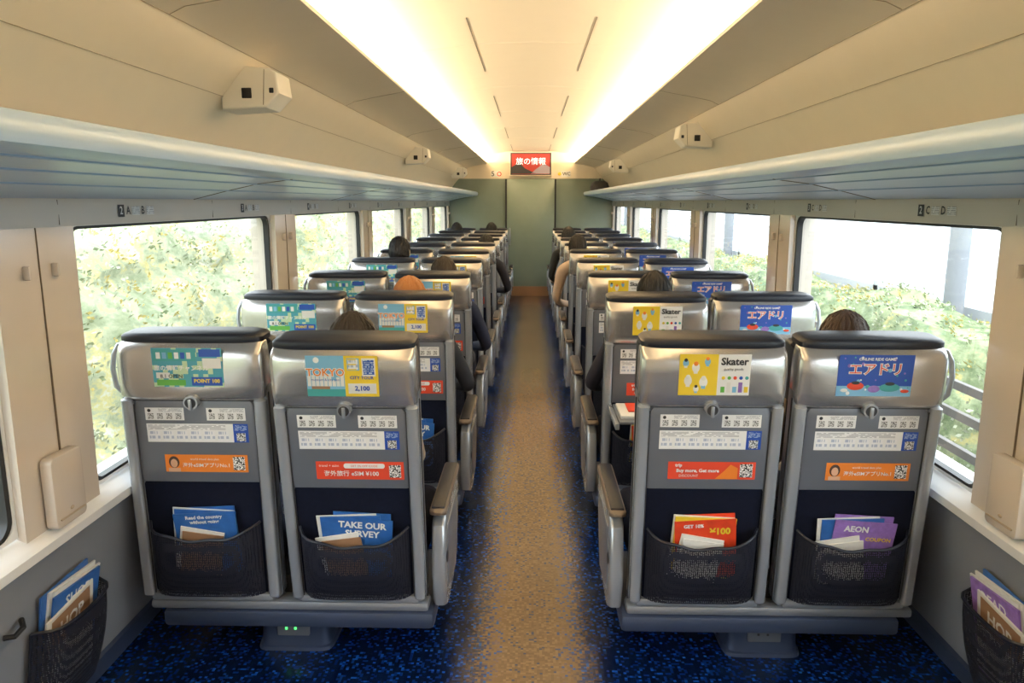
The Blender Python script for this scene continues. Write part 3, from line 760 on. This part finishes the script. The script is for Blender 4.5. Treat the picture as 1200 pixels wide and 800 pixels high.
# ------------------------------------------------------------------ bits near the camera on the walls
for sx in (-1, 1):
    b = MB()
    b.plate(rr(2.05, 2.20, 0.70, 0.92, 0.018), lambda a, c, d: (sx*(1.429-d), a, c), 0.036, pillar, 0.005, 2)
    b.box(min(sx*1.388, sx*1.394), max(sx*1.388, sx*1.394), 2.065, 2.185, 0.725, 0.729, seamL)
    b.ell((sx*1.392, 2.125, 0.745), (0.003, 0.01, 0.006), seamL, 10, 6)
    b.obj('fold_down_side_table')
    b = MB(); n = 14; vs = []; fs = []
    yc = 2.13
    for i in range(7):
        for j in range(n+1):
            u = j/n*2-1; t = i/6; z = 0.10+0.30*t+0.02*u*u*t
            wx = 1.482-0.05*t+XO
            vs.append((sx*(wx-0.012-0.07*(1-abs(u)**8)*math.sin(math.pi*(0.2+0.45*t))), yc+u*0.17, z))
    for i in range(6):
        for j in range(n): a = i*(n+1)+j; fs.append([a, a+1, a+n+2, a+n+1])
    b.raw(vs, fs, net, True); b.tube([vs[6*(n+1)+j] for j in range(n+1)], 0.006, blackl, 6)
    for e_ in (0, n): b.tube([vs[i*(n+1)+e_] for i in range(7)], 0.004, blackl, 6)
    for i, (m, tp, an) in enumerate(((magblue, 0.52, 2), (paper, 0.51, -3), (paper, 0.50, -6), (magblue if sx < 0 else purple, 0.49, -4), (paper, 0.45, 5))):
        M = Matrix.Translation((sx*(1.462+XO-0.007*i), yc, 0.17)) @ Matrix.Rotation(math.radians(an), 4, 'X') @ Matrix.Rotation(math.radians(-9*sx), 4, 'Y')
        b.box(-0.003, 0.003, -0.12, 0.12, 0.0, tp-0.17, m, M=M)
        ux = M.to_3x3() @ Vector((0, 1 if sx < 0 else -1, 0)); uy = M.to_3x3() @ Vector((0, 0, 1))
        if i == 3:
            b.text('SHOP' if sx < 0 else 'READ', 0.05, M @ Vector((-sx*0.0045, 0, 0.28)), ux, uy, white, 0.001)
        if i == 4:
            b.quad(M @ Vector((-sx*0.0045, 0, 0.22)), ux, uy, 0.2, 0.10, brown); b.text('HOP', 0.06, M @ Vector((-sx*0.006, 0, 0.22)), ux, uy, white, 0.002)
    b.obj('magazine_pocket')
b = MB(); b.tube([(-1.455, 1.86, 0.47), (-1.43, 1.87, 0.47), (-1.425, 1.90, 0.48), (-1.45, 1.93, 0.485)], 0.008, black); b.obj('wall_hook')

b = MB(); rings = []
for z, g in [(0, .8), (.03, 1), (.12, 1.0), (.18, .85), (.215, .5)]: rings.append(sring(1.12, 12.5, .15*g, .20*g, 1.775+z, 3.5, 24))
b.loft(rings, mat('bag_black', (0.02, 0.02, 0.025), 0.6, bump=.5, bscale=40))
b.tube([(1.12, 12.42, 1.97), (1.12, 12.45, 2.02), (1.12, 12.55, 2.02), (1.12, 12.58, 1.97)], .01, black)
b.obj('travel_bag')

# ------------------------------------------------------------------ outside
from mathutils import noise
def terrain(name, sx, prof, amp, m, y0=-12, y1=60, ny=220, per=8, flowers=0):
    pts = []
    for i in range(len(prof)-1):
        for t in range(per): pts.append((prof[i][0]+(prof[i+1][0]-prof[i][0])*t/per, prof[i][1]+(prof[i+1][1]-prof[i][1])*t/per))
    pts.append(prof[-1]); vs = []; fs = []
    for i in range(ny+1):
        y = y0+(y1-y0)*i/ny
        for (x, z) in pts:
            h = noise.noise(Vector((x*.9, y*.5, 0)))*amp+noise.noise(Vector((x*2.5, y*1.5, 5)))*amp*.5
            h2 = noise.noise(Vector((x*1.2+9, y*.8, z)))*amp+noise.noise(Vector((x*4, y*2.4, z*4)))*amp*.4
            vs.append((sx*(x+h2), y, z+h))
    n = len(pts)
    for i in range(ny):
        for j in range(n-1): fs.append([i*n+j, i*n+j+1, (i+1)*n+j+1, (i+1)*n+j])
    b = MB(); b.raw(vs, fs, m, True)
    # small leaf sprays and flower heads scattered over the bank
    rnd = random.Random(3)
    gold = mat('flower_yellow', (0.58, 0.47, 0.17), 0.9, var=.2, vscale=12); stem = mat('leaf_green', (0.27, 0.32, 0.18), 0.9, var=.3, vscale=6); pale = mat('leaf_pale', (0.46, 0.49, 0.37), 0.9, var=.2, vscale=6)
    cand = [i for i, v in enumerate(vs[:-n-2]) if -1 < v[1] < 36 and (i % n) < n-1]
    for _ in range(flowers):
        i = rnd.choice(cand); f1, f2 = rnd.random(), rnd.random()
        c = Vector(vs[i]).lerp(Vector(vs[i+1]), f1).lerp(Vector(vs[i+n]).lerp(Vector(vs[i+n+1]), f1), f2)
        mm = gold if (rnd.random() < .5 and noise.noise(Vector((c.y*.7, c.z*1.6, 3))) > .02) else rnd.choice([stem, pale, pale])
        for k in range(5):
            p = c+Vector((-sx*rnd.uniform(0, .06), rnd.uniform(-.07, .07), rnd.uniform(-.03, .07)))
            d = Vector((-sx*rnd.uniform(-.2, 1), rnd.uniform(-1, 1), rnd.uniform(-.4, .8))).normalized()*rnd.uniform(.03, .07)
            sd = d.cross(Vector((sx, 0, .3))).normalized()*.016
            b.raw([p, p+d*.5+sd, p+d, p+d*.5-sd], [[0, 1, 2, 3]], mm)
    return b.obj(name)
fl = foliage('hedge_leaves_left', [(0.30, (0.15, 0.18, 0.10)), (0.42, (0.26, 0.30, 0.19)), (0.50, (0.36, 0.39, 0.27)), (0.55, (0.50, 0.45, 0.20)), (0.60, (0.48, 0.50, 0.40)), (0.70, (0.60, 0.62, 0.56))], 4.2, (1, 0.45, 0.9))
terrain('flowering_hedge', -1, [(2.3, -1.1), (3.0, -0.7), (3.6, 0.2), (4.2, 1.2), (5.0, 1.9), (6.5, 2.6), (9, 3.0)], 0.30, fl, flowers=9000)
fr = foliage('hedge_leaves_right', [(0.30, (0.07, 0.10, 0.05)), (0.45, (0.15, 0.19, 0.10)), (0.56, (0.28, 0.32, 0.19)), (0.62, (0.44, 0.38, 0.16)), (0.75, (0.48, 0.52, 0.44))], 4.5, (1, 0.45, 1.0))
terrain('embankment_shrubs', 1, [(3.6, -1.1), (3.9, -0.3), (4.4, 0.3), (4.9, 0.42), (5.1, 0.2)], 0.16, fr, flowers=4500)
conc = mat('pale_concrete', (0.40, 0.42, 0.44), 0.8, var=0.30, vscale=0.6, stretch=(1, .3, 1))
b = MB(); b.plate([(5.5, -1.2), (5.5, 0.35), (9.0, 0.75), (12.6, 1.35), (12.6, -1.2)], lambda a, c, d: (a, -12+d, c), 90, conc)
for k in range(20): b.plate([(5.5, 0.2), (5.5, 0.43), (9.0, 0.83), (12.6, 1.43), (12.6, 1.2)], lambda a, c, d: (a, -8+4*k+d, c), 0.15, conc)
b.obj('concrete_embankment')
terrain('tree_line', 1, [(13.4, 0.8), (13.7, 2.4), (14.5, 3.6), (16, 4.0)], 0.5, fr)
b = MB(); wood = mat('fence_grey', (0.16, 0.15, 0.14), 0.8, var=.2)
for k in range(40):
    b.box(3.05, 3.11, -6+1.2*k, -5.92+1.2*k, -1.2, 0.42, wood)
for z in (-0.35, -0.1, 0.15, 0.36): b.box(3.06, 3.10, -6, 42, z-.03, z+.03, wood)
b.obj('trackside_fence')
for k in range(4):
    b = MB(); b.tube([(5.32, 9.5+11*k, -1.2), (5.32, 9.5+11*k, 5.5)], 0.12, mat('pole_concrete', (0.22, 0.23, 0.25), .8), 16); b.box(3.4, 5.4, 9.45+11*k, 9.55+11*k, 5.0, 5.1, wood); b.obj('catenary_pole')
b = MB(); b.box(-60, 60, -60, 120, -1.35, -1.2, mat('ballast', (0.30, 0.29, 0.28), .9, var=.3, vscale=5)); b.obj('ground')

# world
w = bpy.data.worlds.new('overcast_sky'); scene.world = w; w.use_nodes = True
bg = w.node_tree.nodes['Background']; bg.inputs[0].default_value = (0.88, 0.94, 1.0, 1); bg.inputs[1].default_value = 7.0

# camera
cam = bpy.data.cameras.new('camera'); cam.lens = 26.4; cam.sensor_width = 36; cam.clip_start = 0.02
co = bpy.data.objects.new('camera', cam); COL.objects.link(co); co.location = (0, 0, 1.66)
co.rotation_euler = (math.radians(90-10.56), 0, math.radians(1.4)); scene.camera = co
scene.view_settings.view_transform = 'Standard'
